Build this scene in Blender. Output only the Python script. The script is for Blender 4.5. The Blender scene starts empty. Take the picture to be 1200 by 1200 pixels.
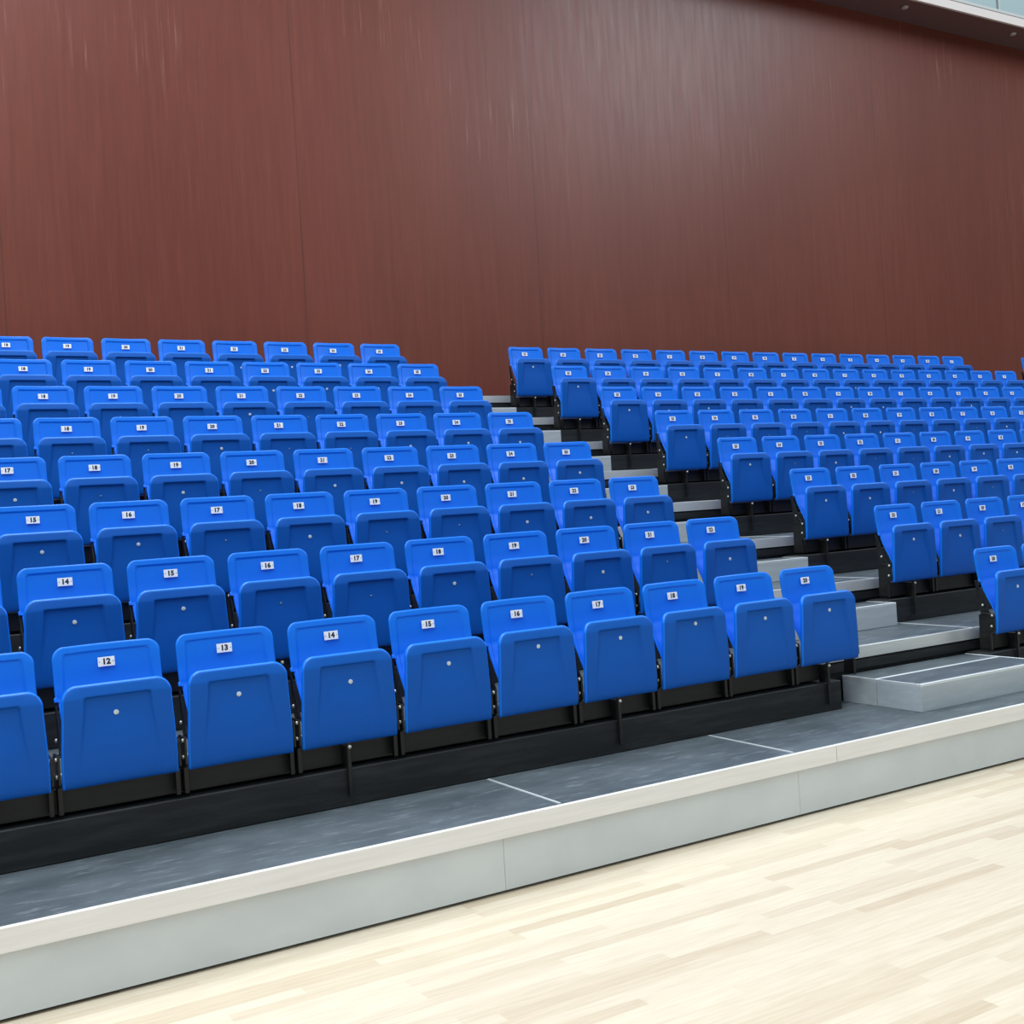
import bpy, bmesh, math, random
from mathutils import Vector, Matrix
random.seed(4)
C = bpy.context.scene.collection
PI = math.pi

# ------------------------------------------------------------------ camera
BZ = 1.075                      # height of the front row's number plates above the floor
D, H, PITCH = 0.81761, 0.31416, 0.5   # row depth, row rise, seat spacing
XL, XR = 1.69598, 3.42381       # aisle-end seat centres, left and right block
yaw, pit, rol = -0.540361, -0.002486, -0.061777
f = Vector((-math.sin(yaw)*math.cos(pit), math.cos(yaw)*math.cos(pit), math.sin(pit)))
r = Vector((math.cos(yaw), math.sin(yaw), 0)); u = r.cross(f)
r2 = math.cos(rol)*r + math.sin(rol)*u; u2 = -math.sin(rol)*r + math.cos(rol)*u
cam = bpy.data.cameras.new('camera'); co = bpy.data.objects.new('camera', cam); C.objects.link(co)
M = Matrix.Identity(4)
for i in range(3):
    M[i][0] = r2[i]; M[i][1] = u2[i]; M[i][2] = -f[i]
M[0][3], M[1][3], M[2][3] = -3.33335, -5.07073, 0.52862 + BZ
co.matrix_world = M
cam.sensor_width = 36; cam.lens = 36*1372.63/1200; cam.clip_end = 200
bpy.context.scene.camera = co

# ------------------------------------------------------------------ world and lights
w = bpy.data.worlds.new('world'); bpy.context.scene.world = w; w.use_nodes = True
bg = w.node_tree.nodes['Background']; bg.inputs[1].default_value = 1.0
_n = w.node_tree.nodes; _l = w.node_tree.links
_tc = _n.new('ShaderNodeTexCoord'); _sp = _n.new('ShaderNodeSeparateXYZ'); _l.new(_tc.outputs['Generated'], _sp.inputs[0])
_rp = _n.new('ShaderNodeValToRGB'); _mp = _n.new('ShaderNodeMapRange'); _mp.inputs[1].default_value = -1
_l.new(_sp.outputs[2], _mp.inputs[0]); _l.new(_mp.outputs[0], _rp.inputs[0]); _l.new(_rp.outputs[0], bg.inputs[0])
_e = _rp.color_ramp.elements                      # overcast sky: bright above, dim towards the horizon and ground
_e[0].position = .42; _e[0].color = (.06, .06, .06, 1)
_e[1].position = .78; _e[1].color = (1.10, 1.27, 1.32, 1)
_x = _e.new(.55); _x.color = (.12, .14, .15, 1)
_x = _e.new(.66); _x.color = (.60, .70, .73, 1)

def area(name, loc, target, sx, sy, power, col):
    l = bpy.data.lights.new(name, 'AREA'); l.shape = 'RECTANGLE'; l.size = sx; l.size_y = sy
    l.energy = power; l.color = col
    o = bpy.data.objects.new(name, l); C.objects.link(o); o.location = loc
    o.rotation_euler = (Vector(target)-Vector(loc)).to_track_quat('-Z', 'Y').to_euler()
    return o
area('skylight', (-3, .6, 12), (-2.6, .4, 0), 17, 5, 2350, (0.96, 0.98, 1.0))
area('skylight_far', (13.7, -3.2, 12), (10, 2, 6), 6, 4.5, 800, (0.84, 0.92, 1.0))

sc = bpy.context.scene
sc.view_settings.view_transform = 'Standard'; sc.view_settings.look = 'None'
sc.view_settings.gamma = 1; sc.view_settings.use_curve_mapping = False
sc.view_settings.exposure = -0.44

# ------------------------------------------------------------------ materials
def lin(c):
    return tuple(((v/255)/12.92 if v/255 <= .04045 else ((v/255+.055)/1.055)**2.4) for v in c) + (1,)
def mat(name, col, rough=.5, metal=0, spec=.5):
    m = bpy.data.materials.new(name); m.use_nodes = True
    b = m.node_tree.nodes['Principled BSDF']
    b.inputs['Base Color'].default_value = lin(col); b.inputs['Roughness'].default_value = rough
    b.inputs['Metallic'].default_value = metal; b.inputs['Specular IOR Level'].default_value = spec
    return m
class NT:
    def __init__(s, m): s.t = m.node_tree; s.b = s.t.nodes['Principled BSDF']; s.co = None
    def n(s, k, **kw):
        x = s.t.nodes.new(k)
        for a, v in kw.items(): setattr(x, a, v)
        return x
    def l(s, a, b): s.t.links.new(a, b)
    def coord(s, scale=(1, 1, 1)):
        tc = s.n('ShaderNodeTexCoord'); mp = s.n('ShaderNodeMapping'); mp.inputs['Scale'].default_value = scale
        s.l(tc.outputs['Object'], mp.inputs['Vector']); return mp.outputs[0]
    def noise(s, scale=(1, 1, 1), sc=5, det=4, rough=.5):
        n = s.n('ShaderNodeTexNoise'); n.inputs['Scale'].default_value = sc; n.inputs['Detail'].default_value = det
        n.inputs['Roughness'].default_value = rough
        s.l(s.coord(scale), n.inputs['Vector']); return n.outputs['Fac']
    def ramp(s, fac, stops):
        r = s.n('ShaderNodeValToRGB'); e = r.color_ramp.elements
        while len(e) < len(stops): e.new(.5)
        for x, (p, c) in zip(e, stops): x.position = p; x.color = lin(c) if max(c) > 1 else tuple(c)+(1,)
        s.l(fac, r.inputs[0]); return r.outputs[0]
    def mix(s, fac, a, b, mode='MIX'):
        m = s.n('ShaderNodeMix', data_type='RGBA', blend_type=mode)
        for i, v in ((0, fac), (6, a), (7, b)):
            if isinstance(v, bpy.types.NodeSocket): s.l(v, m.inputs[i])
            else: m.inputs[i].default_value = v if i == 0 or len(v) == 4 else lin(v)
        return m.outputs[2]
    def math(s, op, a, b=0, c=0):
        m = s.n('ShaderNodeMath', operation=op)
        for i, v in enumerate((a, b, c)):
            if isinstance(v, bpy.types.NodeSocket): s.l(v, m.inputs[i])
            else: m.inputs[i].default_value = v
        return m.outputs[0]

def plastic(name, col, col2, rough=.38, spec=.35):
    m = mat(name, col, rough, 0, spec); t = NT(m)
    nz = t.noise(sc=9, det=3); t.l(t.mix(nz, col, col2), t.b.inputs['Base Color'])
    t.l(t.math('MULTIPLY_ADD', t.noise(sc=60, det=3),   .12, rough-.06), t.b.inputs['Roughness'])
    bp = t.n('ShaderNodeBump'); bp.inputs['Strength'].default_value = .06; bp.inputs['Distance'].default_value = .002
    t.l(t.noise(sc=420, det=2), bp.inputs['Height']); t.l(bp.outputs[0], t.b.inputs['Normal'])
    return m
M_blue = plastic('blue_plastic', (0, 121, 240), (0, 114, 231))
M_pan = plastic('blue_textured_underside_shaded', (0, 90, 188), (0, 85, 180), .52, .25)  # same blue plastic as the backrest, with the pan's shade painted into its colour
M_white = mat('white_plate', (250, 254, 255), .4)
M_ink = mat('black_ink', (28, 28, 32), .6)
M_cap = mat('white_screw_cap', (205, 215, 225), .5)
M_capd = mat('dull_screw', (120, 140, 165), .4)
M_bolt = mat('zinc_bolt', (205, 205, 195), .35, .6)

def black_metal(name, col, col2, rough=.5):
    m = mat(name, col, rough); t = NT(m)
    t.l(t.ramp(t.noise((1, 3, 9), 3.0, 6, .65), [(.45, col), (.72, col2)]), t.b.inputs['Base Color'])
    return m
M_brack = black_metal('black_bracket_paint', (17, 18, 18), (36, 36, 35), .4)
M_beam = black_metal('black_beam_paint', (27, 26, 26), (42, 40, 40), .5)
M_riser = black_metal('black_riser_board', (16, 19, 22), (38, 42, 46), .55)

def deck_mat():
    m = mat('slate_grey_deck_vinyl', (72, 84, 96), .42); t = NT(m)
    a = t.ramp(t.noise((1, 2, 1), 2.2, 6, .6), [(.3, (72, 80, 86)), (.6, (92, 101, 108)), (.8, (112, 120, 126))])
    sc_ = t.ramp(t.noise((1.5, 7, 1), 3.1, 8, .75), [(.54, (0, 0, 0)), (.78, (1, 1, 1))])
    t.l(t.mix(sc_, a, (146, 156, 164)), t.b.inputs['Base Color'])
    t.l(t.math('MULTIPLY_ADD', t.noise(sc=8), .25, .3), t.b.inputs['Roughness'])
    return m
M_deck = deck_mat()
def brushed(name, col, rough, metal):
    m = mat(name, col, rough, metal); t = NT(m)
    c2 = tuple(int(v*.86) for v in col)
    t.l(t.mix(t.noise((.6, 1, 14), 3, 6, .6), c2, col), t.b.inputs['Base Color'])
    return m
M_alu = brushed('brushed_aluminium_nosing', (232, 236, 238), .34, .4)
M_alu_front = brushed('satin_aluminium_edge', (250, 247, 245), .42, .0)
M_line = mat('pale_metal_joint_strip', (222, 228, 232), .35, .3)
def fascia_mat():
    m = mat('grey_laminate', (172, 176, 175), .4); t = NT(m)
    t.l(t.ramp(t.noise((1, 1, 1.5), 2.5, 5), [(.35, (196, 202, 205)), (.65, (205, 211, 213))]), t.b.inputs['Base Color'])
    return m
M_fascia = fascia_mat()
M_step = black_metal('grey_step_laminate', (176, 184, 190), (190, 197, 202), .4)
M_dark = mat('dark_shadow_gap_rubber', (26, 22, 20), .8)

def wall_mat():
    m = mat('red_brown_stained_board', (110, 62, 54), .42); t = NT(m)
    base = t.ramp(t.noise((.5, 1, .12), 1.1, 3), [(.35, (120, 57, 43)), (.7, (129, 65, 51))])
    fine = t.ramp(t.noise((9, 1, .35), 3.5, 8, .7), [(.3, (214, 214, 214)), (.75, (255, 255, 255))])
    c = t.mix(.8, base, fine, 'MULTIPLY')
    # long pale vertical wear streaks, in clusters
    st = t.ramp(t.noise((14, 1, .55), 2.2, 5, .6), [(.56, (0, 0, 0)), (.75, (1, 1, 1))])
    cl = t.ramp(t.noise((.5, 1, .5), 1.6, 3), [(.5, (0, 0, 0)), (.68, (1, 1, 1))])
    tz = t.n('ShaderNodeTexCoord'); sz = t.n('ShaderNodeSeparateXYZ'); t.l(tz.outputs['Object'], sz.inputs[0])
    hi = t.n('ShaderNodeMapRange'); hi.interpolation_type = 'SMOOTHSTEP'      # wear is mostly high up, where hands and sun blinds never reach
    t.l(sz.outputs[2], hi.inputs[0]); hi.inputs[1].default_value = 4.9; hi.inputs[2].default_value = 6.6
    hi.inputs[3].default_value = .12; hi.inputs[4].default_value = .8
    k = t.math('MULTIPLY', t.math('MULTIPLY', st, cl), hi.outputs[0])
    c = t.mix(k, c, (158, 112, 100))
    # butt joints between the boards
    tc = t.n('ShaderNodeTexCoord'); sp = t.n('ShaderNodeSeparateXYZ'); t.l(tc.outputs['Object'], sp.inputs[0])
    mo = t.math('PINGPONG', t.math('ADD', sp.outputs[0], -1.33 + 2.98*20), 1.49)
    ed = t.math('LESS_THAN', mo, .007)
    c = t.mix(t.math('MULTIPLY', ed, .35), c, (50, 26, 24))
    t.l(c, t.b.inputs['Base Color'])
    t.l(t.math('MULTIPLY_ADD', t.noise((5, 1, .4), 3, 5), .16, .31), t.b.inputs['Roughness'])
    return m
M_wall = wall_mat()
def floor_mat():
    m = mat('pale_maple_strip_floor', (236, 214, 182), .35); t = NT(m)
    br = t.n('ShaderNodeTexBrick'); t.l(t.coord(), br.inputs['Vector'])
    br.offset = .37; br.offset_frequency = 2; br.squash = 1.35; br.squash_frequency = 3
    for k, v in (('Scale', 1), ('Mortar Size', .0008), ('Mortar Smooth', .3), ('Bias', 0), ('Brick Width', .83), ('Row Height', .062)):
        br.inputs[k].default_value = v
    br.inputs['Color1'].default_value = (1, 1, 1, 1); br.inputs['Color2'].default_value = (0, 0, 0, 1); br.inputs['Mortar'].default_value = (.35, .35, .35, 1)
    c = t.ramp(br.outputs['Color'], [(0, (210, 192, 168)), (.15, (219, 203, 181)), (.45, (227, 213, 192)), (1, (231, 218, 198))])
    g = t.ramp(t.noise((1.2, 16, 1), 4, 6), [(.35, (228, 222, 212)), (.65, (255, 255, 255))])
    t.l(t.mix(.4, c, g, 'MULTIPLY'), t.b.inputs['Base Color'])
    return m
M_floor = floor_mat()
M_soffit = mat('dark_brown_soffit', (112, 84, 84), .5)
M_trim = mat('pale_pinkish_edge_trim', (235, 224, 220), .5)
M_frame = mat('pale_grey_window_frame', (205, 208, 208), .4)
M_glass = mat('window_glass', (220, 240, 245), .03)
M_glass.node_tree.nodes['Principled BSDF'].inputs['Transmission Weight'].default_value = 1
M_lamp = mat('soffit_fitting_metal', (200, 190, 185), .35, .3)

# ------------------------------------------------------------------ mesh helpers
def link(name, me, m, parent=None, smooth=False):
    o = bpy.data.objects.new(name, me); C.objects.link(o)
    if not me.materials: me.materials.append(m)
    if parent: o.parent = parent
    if smooth:
        for p in me.polygons: p.use_smooth = True
    return o
class MB:
    def __init__(s): s.bm = bmesh.new()
    def box(s, x0, x1, y0, y1, z0, z1):
        v = [s.bm.verts.new((x, y, z)) for x in (x0, x1) for y in (y0, y1) for z in (z0, z1)]
        for q in ((0, 1, 3, 2), (4, 6, 7, 5), (0, 4, 5, 1), (2, 3, 7, 6), (0, 2, 6, 4), (1, 5, 7, 3)):
            s.bm.faces.new([v[i] for i in q])
        return s
    def prism(s, pts, x0, x1):           # outline in y,z extruded along x
        a = [s.bm.verts.new((x0, y, z)) for y, z in pts]; b = [s.bm.verts.new((x1, y, z)) for y, z in pts]
        n = len(pts)
        s.bm.faces.new(a); s.bm.faces.new(b[::-1])
        for i in range(n): s.bm.faces.new((a[i], b[i], b[(i+1) % n], a[(i+1) % n]))
        return s
    def disc(s, c, axis, rad, h, n=12, dome=.5):
        # small domed head, pointing along axis
        ax = Vector(axis).normalized(); t1 = ax.orthogonal().normalized(); t2 = ax.cross(t1); c = Vector(c)
        rings = [(rad, 0), (rad, h*(1-dome)), (rad*.72, h*.9), (rad*.3, h)]
        R = [[s.bm.verts.new(c+ax*hh+(t1*math.cos(2*PI*i/n)+t2*math.sin(2*PI*i/n))*rr) for i in range(n)] for rr, hh in rings]
        s.bm.faces.new(R[0][::-1]); s.bm.faces.new(R[-1])
        for a, b in zip(R, R[1:]):
            for i in range(n): s.bm.faces.new((a[i], a[(i+1) % n], b[(i+1) % n], b[i]))
        return s
    def mesh(s, name, bevel=0, seg=2):
        bmesh.ops.recalc_face_normals(s.bm, faces=s.bm.faces)
        if bevel:
            bmesh.ops.bevel(s.bm, geom=[e for e in s.bm.edges], offset=bevel, segments=seg, affect='EDGES', profile=.5)
        me = bpy.data.meshes.new(name); s.bm.to_mesh(me); s.bm.free(); return me
    def build(s, name, m, parent=None, bevel=0, seg=2, smooth=False):
        return link(name, s.mesh(name, bevel, seg), m, parent, smooth)
def empty(name, loc, label, cat, group=None):
    o = bpy.data.objects.new(name, None); C.objects.link(o); o.location = loc; o.empty_display_size = .1
    o['label'] = label; o['category'] = cat
    if group: o['group'] = group
    return o
def struct(o): o['kind'] = 'structure'; return o

# ------------------------------------------------------------------ the hall
fl = MB().box(-14, 30, -16, 6.85, -.12, 0).build('floor', M_floor); struct(fl)
wb = MB().box(-14, 30, 6.7, 6.85, 0, 7.42+BZ+.14).build('wall_back', M_wall); struct(wb)
SZ = 7.42 + BZ; SY = 6.1
sf = MB().box(-14, 30, SY, 6.7, SZ, SZ+.14).build('ceiling', M_soffit); struct(sf)
tr = MB().box(-14, 30, SY-.04, SY, SZ-.01, SZ+.11).build('trim_1', M_trim); struct(tr)
for k in range(10):                      # round fittings in the soffit
    b = MB(); x = 10.62 + (k-6)*2.46
    b.disc((0, 0, 0), (0, 0, -1), .055, .03, 16)
    o = b.build('soffit_fitting', M_lamp, None, 0, 2, True); o.location = (x, 6.31, SZ)
    o['kind'] = 'structure'; o.name = 'trim_%d' % (k+2)
# clerestory glazing above the soffit edge: frame with mullions and panes
wf = MB().box(-14, 30, SY-.03, SY+.02, SZ+.13, SZ+.17).box(-14, 30, SY-.03, SY+.02, SZ+1.9, SZ+1.98)
x = -13.05
mull = []
while x < 30: mull.append(x); x += 1.5
for x in mull: wf.box(x-.012, x+.012, SY-.03, SY+.02, SZ+.17, SZ+1.9)
wfo = struct(wf.build('window_1', M_frame))
pn = MB().box(-13.9, 29.9, SY-.01, SY, SZ+.17, SZ+1.9).build('pane', M_glass, wfo)

# ------------------------------------------------------------------ tiers of the retractable stand
X0, X1 = -9.0, 17.0
A0, A1 = XL+.10, XR-.25                 # aisle between the blocks (riser boxes end here)
BL = [(X0, XL+.105), (XR-.27, XR+14*PITCH+.25), (XR+14*PITCH+1.73-.25, X1)]   # seat blocks in x
ORD = ['first', 'second', 'third', 'fourth', 'fifth', 'sixth', 'seventh', 'eighth', 'ninth', 'tenth',
       'eleventh', 'twelfth', 'thirteenth', 'fourteenth', 'fifteenth']
NZ = BZ - .446                          # top of the first nosing
bolt_me = None
def tier(k):
    y, z = .04 + k*D, NZ + k*H
    lab = ('%s tier of the black retractable stand, counted from the front, under the %s seat row'
           % (ORD[k+1], ORD[k] if k < 7 else 'rear'))
    t = empty('seating_tier', (0, y, z), lab, 'grandstand tier', 'tiers of the retractable stand')
    yb = D - .02 if k < 7 else 6.69 - y
    MB().box(X0, X1, .012, yb+.06 if k < 7 else yb, -.05, -.001).build('deck', M_deck, t)
    MB().prism([(0, 0), (.03, 0), (.03, -.006), (.006, -.006), (.006, -.073), (0, -.073)], X0, X1).build('nosing', M_alu, t, .0012, 1)
    # recessed board closing the gap below the nosing, joined to the deck frame
    MB().box(X0, X1, .012, .045, -H+.001 if k else -H, -.05).box(X0, X1, -.01, .012, -.135, -.085).build('back_board', M_riser, t)
    for i, (a, b) in enumerate(BL):
        MB().box(a, b, -.178, .012, -H+.001, -.146).build('riser_box', M_riser, t, .004, 1)
        MB().box(a+.12 if i else a, b-.12 if i < 1 else b, -.125, -.02, -.134, -.03).build('seat_beam', M_beam, t, .004, 1)
    # struts with a bolt at every third seat
    xs = [XL-PITCH*3*i-.01 for i in range(0, 4)] + [XR+PITCH*3*i for i in range(0, 5)]
    for x in xs:
        s = MB().box(x-.009, x+.009, -.2, -.185, -.27, -.02).box(x-.009, x-.004, -.186, -.125, -.145, -.04).build('strut', M_brack, t, .002, 1)
        MB().disc((x+.002, -.2, -.045), (0, -1, 0), .009, .01).build('bolt', M_bolt, s, 0, 2, True)
    if k < 7:
        MB().box(XR-.187, XR-.175, 0.005, D-.03, -.001, .003).build('joint_strip', M_line, t)
    return t
tiers = [tier(k) for k in range(8)]

fp = empty('front_platform', (0, -.81, 0), 'lowest tier of the stand, grey fronted platform on the wooden sports floor', 'platform')
PZ = NZ - H
MB().box(X0, X1, .012, 1.0, PZ-.05, PZ).build('deck', M_deck, fp)
NJ = [X0, -8.0, -3.49, 1.03, 5.55, 10.07, X1]
for a, b in zip(NJ, NJ[1:]):
    MB().prism([(-.012, PZ+.002), (.014, PZ+.002), (.014, PZ-.004), (.0, PZ-.004), (.0, PZ-.08), (-.012, PZ-.082)], a+.002, b-.002).build('nosing', M_alu_front, fp, .001, 1)
FJ = [X0, -6.5, -3.72, -.92, .77, 3.6, 6.4, 9.2, X1]
for a, b in zip(FJ, FJ[1:]):
    MB().box(a+.0008, b-.0008, .0, .018, .014, PZ-.078).build('fascia_panel', M_fascia, fp)
MB().box(X0, X1, .03, .05, 0, PZ-.05).build('back_board', M_dark, fp)
for x in (-.608, .772):
    MB().box(x-.008, x+.008, .03, .66, PZ-.001, PZ+.003).build('joint_strip', M_line, fp)
    MB().box(x+.012, x+.016, .03, .66, PZ-.001, PZ+.001).build('joint_strip', M_dark, fp)

# ------------------------------------------------------------------ half steps in the aisle
def step_unit(t, x0, x1, y0, y1, h, left=True, front=True):
    MB().box(x0, x1, y0, y1, 0, h-.012).build('step_body', M_step, t, .002, 1)
    MB().box(x0+.012, x1-.012, y0+.02, y1-.004, h-.012, h).build('tread', M_deck, t)
    e = MB().box(x0, x0+.012, y0+.0202, y1, h-.014, h+.002).box(x1-.012, x1, y0+.0202, y1, h-.014, h+.002)
    e.box(x0, x1, y0, y0+.02, h-.014, h+.002)
    e.build('edge_trim', M_line, t, .0015, 1)
SX0, SX1 = 1.985, 3.135
for k in range(8):
    y, z = k*D, NZ+k*H-H
    if k == 0: lab = 'deep double grey aisle step resting on the front platform'
    else: lab = 'grey half step in the aisle between blocks, leading up to the %s seat row' % (ORD[k] if k < 7 else 'rear')
    t = empty('aisle_step', (0, y, z), lab, 'step', 'grey aisle half steps')
    step_unit(t, SX0, SX1, -.235, .028, H/2)
    if k == 0: step_unit(t, SX0, SX1, -.56, -.238, H/2)
    if k > 0:                               # the second aisle, beyond the right block
        pass

# ------------------------------------------------------------------ seat meshes
def smooth01(a, b, v):
    t = max(0, min(1, (v-a)/(b-a))); return t*t*(3-2*t)
def interp(tab, v):
    if v <= tab[0][0]: return tab[0][1]
    for (a, x), (b, y) in zip(tab, tab[1:]):
        if v <= b:
            return x + (y-x)*smooth01(a, b, v)*.35 + (y-x)*(v-a)/(b-a)*.65
    return tab[-1][1]
def slab(name, z0, z1, rc, wfun, yfun, R, rec, rz, rdepth, bowx=0, rb=.008, extra=()):
    """Moulded shell: rounded top corners rc, half width wfun(z), mid surface yfun(z),
    half thickness R, recess half width rec(z) below rz of depth rdepth(z)."""
    zs = [z1-d for d in [rc*(1-math.cos(a*PI/2/8)) for a in range(9)]]
    zs += [z1-R*.15, z1-R*.5, z1-R, rz+.012, rz+.006, rz+.002, rz-.002, rz-.006]
    n = 16; zz = rz-.012
    for i in range(n+1): zs.append(zz + (z0+R-zz)*i/n)
    zs += [z0+rb*.5, z0+rb*.12, z0] + list(extra)
    zs = sorted(set(round(v, 5) for v in zs))
    offs = [0, .0008, .003, .007, .012, .018]
    F, B = [], []
    bm = bmesh.new()
    for z in zs:
        dz = z1 - z
        cut = rc - math.sqrt(max(0, rc*rc-(rc-dz)**2)) if dz < rc else 0
        dzb = z-z0
        if dzb < rb: cut += rb - math.sqrt(max(0, rb*rb-(rb-dzb)**2))
        hw = wfun(z) - cut; W = wfun(z)
        g = rec(z)
        xs = [hw-o for o in offs] + [v for v in (g+.012, g+.007, g+.0025, g-.0025, g-.007, g-.014, g*.6, g*.3)]
        xs = [min(v, hw) for v in xs]
        xs = sorted(xs, reverse=True)
        row = [-v for v in xs] + [0] + xs[::-1]
        fr, bk = [], []
        for xx in row:
            ax = abs(xx)
            # distance to rounded outline
            qx, qz = ax-(W-rc), (z)-(z1-rc)
            if qx > 0 and qz > 0: d = rc-math.hypot(qx, qz)
            else: d = min(W-ax, z1-z)
            d = min(d, (z-z0) if ax < W-rb else rb-math.hypot(max(0, ax-(W-rb)), max(0, z0+rb-z)) if z < z0+rb else d)
            d = max(0, d)
            off = R if d >= R else math.sqrt(max(0, R*R-(R-d)**2))
            y = yfun(z) - bowx*(xx/.215)**2
            rr = rdepth(z)*smooth01(-.005, .005, g-ax)*smooth01(-.005, .005, rz-z)
            if g - ax > 0 and rz - z > 0:       # soft inner corners
                c = .02
                if g-ax < c and rz-z < c and math.hypot(c-(g-ax), c-(rz-z)) > c: rr *= max(0, 1-(math.hypot(c-(g-ax), c-(rz-z))-c)/.005)
            fr.append(bm.verts.new((xx, y-off+rr, z))); bk.append(bm.verts.new((xx, y+off, z)))
        F.append(fr); B.append(bk)
    for j in range(len(zs)-1):
        for i in range(len(F[0])-1):
            bm.faces.new((F[j][i], F[j][i+1], F[j+1][i+1], F[j+1][i]))
            bm.faces.new((B[j][i+1], B[j][i], B[j+1][i], B[j+1][i+1]))
    def strip(fa, ba):
        for i in range(len(fa)-1):
            try: bm.faces.new((fa[i], fa[i+1], ba[i+1], ba[i]))
            except ValueError: pass
    strip(F[0], B[0]); strip(F[-1], B[-1]); strip([r[0] for r in F], [r[0] for r in B]); strip([r[-1] for r in F], [r[-1] for r in B])
    bmesh.ops.remove_doubles(bm, verts=bm.verts, dist=.0003)
    bmesh.ops.dissolve_degenerate(bm, edges=bm.edges, dist=.00005)
    bmesh.ops.recalc_face_normals(bm, faces=bm.faces)
    me = bpy.data.meshes.new(name); bm.to_mesh(me); bm.free()
    for p in me.polygons: p.use_smooth = True
    return me
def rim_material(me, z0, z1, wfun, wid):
    # brighter backrest blue paints the highlight on the rim; underside colour carries the shade
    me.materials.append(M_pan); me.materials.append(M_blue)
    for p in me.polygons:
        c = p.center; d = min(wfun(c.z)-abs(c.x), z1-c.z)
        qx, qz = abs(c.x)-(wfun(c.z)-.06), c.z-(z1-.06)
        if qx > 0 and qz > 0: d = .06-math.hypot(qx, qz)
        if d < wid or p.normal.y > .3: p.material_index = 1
# the tipped-up seat pan, its underside facing the floor
pan_me = slab('seat_pan', -.473, -.066, .06,
              lambda z: .229 - .013*smooth01(-.42, -.08, z),
              lambda z: interp([(-.473, -.158), (-.40, -.164), (-.25, -.170), (-.12, -.172), (-.066, -.160)], z), .014,
              lambda z: .158 - .028*smooth01(-.42, -.12, z), -.118,
              lambda z: .0125*smooth01(-.40, -.16, z)+.0015, .004)
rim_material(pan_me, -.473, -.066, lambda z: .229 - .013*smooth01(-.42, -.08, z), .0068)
back_me = slab('backrest', -.342, .078, .05,
               lambda z: .2165 if z > -.119 else .222 if z > -.1365 else .2055-.008*smooth01(-.15, -.34, z),
               lambda z: interp([(-.342, -.118), (-.30, -.098), (-.24, -.066), (-.18, -.036), (-.12, -.014), (-.04, .002), (.03, .010), (.078, .018)], z), .008,
               lambda z: .172+.01*smooth01(.04, -.2, z), .047,
               lambda z: .0068, .032, extra=(-.115, -.1185, -.1215, -.133, -.1362, -.1372, -.141))
plate_me = MB().box(-.034, .034, -.0016, 0, -.0195, .0195).mesh('number_plate', .0006, 1)
def bracket_mesh(sg):
    # back arm tucked behind the backrest edge, then the wide hinge plate and its foot
    br = MB(); a = sorted((-sg*.030, -sg*.022))
    br.prism([(-.012, -.13), (-.028, -.13), (-.092, -.30), (-.125, -.352), (-.05, -.352), (-.03, -.29)], *a)
    br.box(*sorted((-sg*.030, sg*.0045)), -.11, -.06, -.352, -.345)
    br.prism([(-.075, -.335), (-.165, -.338), (-.168, -.45), (-.128, -.47), (-.128, -.572), (-.045, -.572), (-.05, -.352)], -.0045, .0045)
    br.prism([(-.134, -.45), (-.128, -.45), (-.128, -.575), (-.134, -.575)], min(-.0045, -sg*.014), max(.0045, -sg*.014))
    return br.mesh('side_bracket', .001, 1)
bracket_me = {-1: bracket_mesh(-1), 1: bracket_mesh(1)}
bolt_me = MB().disc((0, 0, 0), (-1, 0, 0), .0085, .009).mesh('bolt')
BOLTS = [(-.072, -.287), (-.152, -.35), (-.145, -.42)]
cap_me = MB().disc((0, 0, 0), (0, -1, 0), .0105, .0032, 14, .4).mesh('screw_cap')
screw_me = MB().disc((0, 0, 0), (0, -1, 0), .006, .003, 10, .4).mesh('screw_head')
for me in (bolt_me, cap_me, screw_me):
    for p in me.polygons: p.use_smooth = True
spring_me = MB().box(-.012, .012, -.10, -.06, -.47, -.385).mesh('hinge_block', .002, 1)

num_cache = {}
def num_mesh(s):
    if s in num_cache: return num_cache[s]
    cu = bpy.data.curves.new('number', 'FONT'); cu.body = s; cu.size = .032; cu.align_x = 'CENTER'; cu.align_y = 'CENTER'
    cu.extrude = .0004; cu.offset = .0017; cu.space_character = 1.08; cu.resolution_u = 3
    o = bpy.data.objects.new('tmp', cu); C.objects.link(o)
    dg = bpy.context.evaluated_depsgraph_get(); dg.update()
    me = bpy.data.meshes.new_from_object(o.evaluated_get(dg)); bpy.data.objects.remove(o)
    me.transform(Matrix.Rotation(PI/2, 4, 'X'))
    bm = bmesh.new(); bm.from_mesh(me)
    for sx in (-1, 1):                      # the small dash either side of the number
        v = [bm.verts.new((sx*.0275+a*.0022, -.0004, b*.0013)) for a, b in ((-1, -1), (1, -1), (1, 1), (-1, 1))]
        bm.faces.new(v)
    me2 = bpy.data.meshes.new('number'); bm.to_mesh(me2); bm.free(); me2.materials.clear(); me2.materials.append(M_ink)
    num_cache[s] = me2
    return me2
def mk(name, me, m, parent, loc=(0, 0, 0), rot=(0, 0, 0)):
    o = bpy.data.objects.new(name, me); C.objects.link(o); o.parent = parent; o.location = loc; o.rotation_euler = rot
    if not me.materials: me.materials.append(m)
    return o
BASE = Vector((0, -.1, -.57))           # empty sits at the seat's foot
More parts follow.
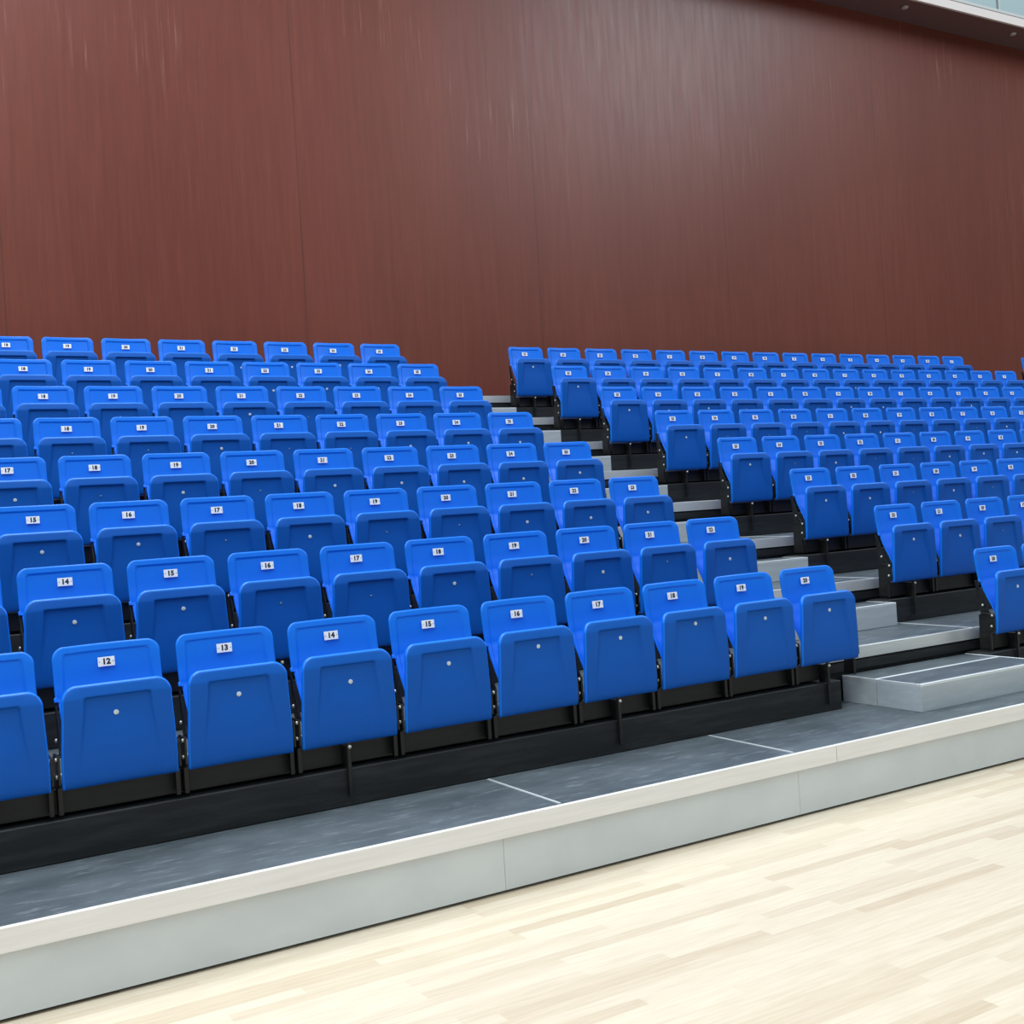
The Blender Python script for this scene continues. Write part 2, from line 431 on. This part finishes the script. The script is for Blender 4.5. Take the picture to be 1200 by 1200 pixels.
def seat(x, row, number, label, group, cap=1, capz=-.19, capx=0):
    """one tip-up seat with all its parts; meshes are shared between the copies"""
    z = BZ + row*H
    t = empty('tip_up_seat', Vector((x, row*D, z))+BASE, label, 'seat', group)
    tilt = random.uniform(-.006, .006)
    nb = -BASE
    bk = mk('backrest', back_me, M_blue, t, nb)
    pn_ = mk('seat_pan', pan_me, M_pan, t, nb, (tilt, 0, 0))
    if tilt: pn_.location.z -= 0
    py = -.170-.014+.0125*smooth01(-.40, -.16, capz)
    if cap == 1: mk('screw_cap', cap_me, M_cap, pn_, (capx, py, capz))
    else: mk('screw_head', screw_me, M_capd, pn_, (capx, py, capz))
    pl = mk('number_plate', plate_me, M_white, t, nb+Vector((0, -.0035, .0)), (-.11, 0, 0))
    if number: mk('number', num_mesh(number), M_ink, pl, (0, -.0020, 0))
    for s in (-1, 1):
        b = mk('side_bracket', bracket_me[s], M_brack, t, nb+Vector((s*.237, 0, 0)))
        for q, (yy, zz) in enumerate(BOLTS):
            mk('bolt', bolt_me, M_bolt, b, ((-s*.030 if (q == 0 and s > 0) else (-s*.022-.008 if q == 0 else 0))-.0045*(q > 0), yy, zz))
    return t

# ------------------------------------------------------------------ seats, left block (numbered up to the aisle)
LEFT = {0: (20, 10), 1: (22, 10), 2: (23, 9), 3: (25, 9), 4: (25, 9), 5: (25, 9), 6: (25, 8), 7: (25, 8)}
ROWN = ['front row', 'second row', 'third row', 'fourth row', 'fifth row', 'sixth row', 'seventh row', 'rear row']
CAP0 = {12: (-.008, -.19), 13: (0, -.185), 14: (.012, -.198), 15: (.012, -.178), 16: (.012, -.155), 17: (.012, -.168), 18: (.012, -.145), 19: (.012, -.168), 20: (.012, -.17)}
for row, (last, n) in LEFT.items():
    for i in range(n):
        num = last-i
        where = 'at the aisle end' if i == 0 else '%s from the aisle' % ORD[i]
        lab = 'folded blue plastic seat numbered %d, %s of the %s, left block' % (num, where, ROWN[row])
        cx, cz = (CAP0.get(num, (0, -.18)) if row == 0 else (random.uniform(-.01, .01), random.uniform(-.2, -.165)))
        seat(XL-i*PITCH, row, str(num), lab, 'blue seats of the left block', 1 if row == 0 or random.random() < .6 else 0, cz, cx)
# right block, mirrored numbering; plates too small to read keep their number all the same
RIGHT = {0: 2, 1: 4, 2: 6, 3: 9, 4: 11, 5: 13, 6: 15, 7: 15}
for row, n in RIGHT.items():
    for j in range(n):
        where = 'at the aisle end' if j == 0 else '%s from the aisle' % ORD[j]
        lab = 'folded blue plastic seat, %s of the %s, right block' % (where, ROWN[row])
        seat(XR+j*PITCH, row, str(LEFT[row][0]-j), lab, 'blue seats of the right block',
             1 if j == 0 or random.random() < .4 else 0, random.uniform(-.19, -.16), random.uniform(-.01, .01))
seat(XR+14*PITCH+1.73, 7, '18', 'folded blue plastic seat at the right edge, beyond the far aisle, rear row', None)
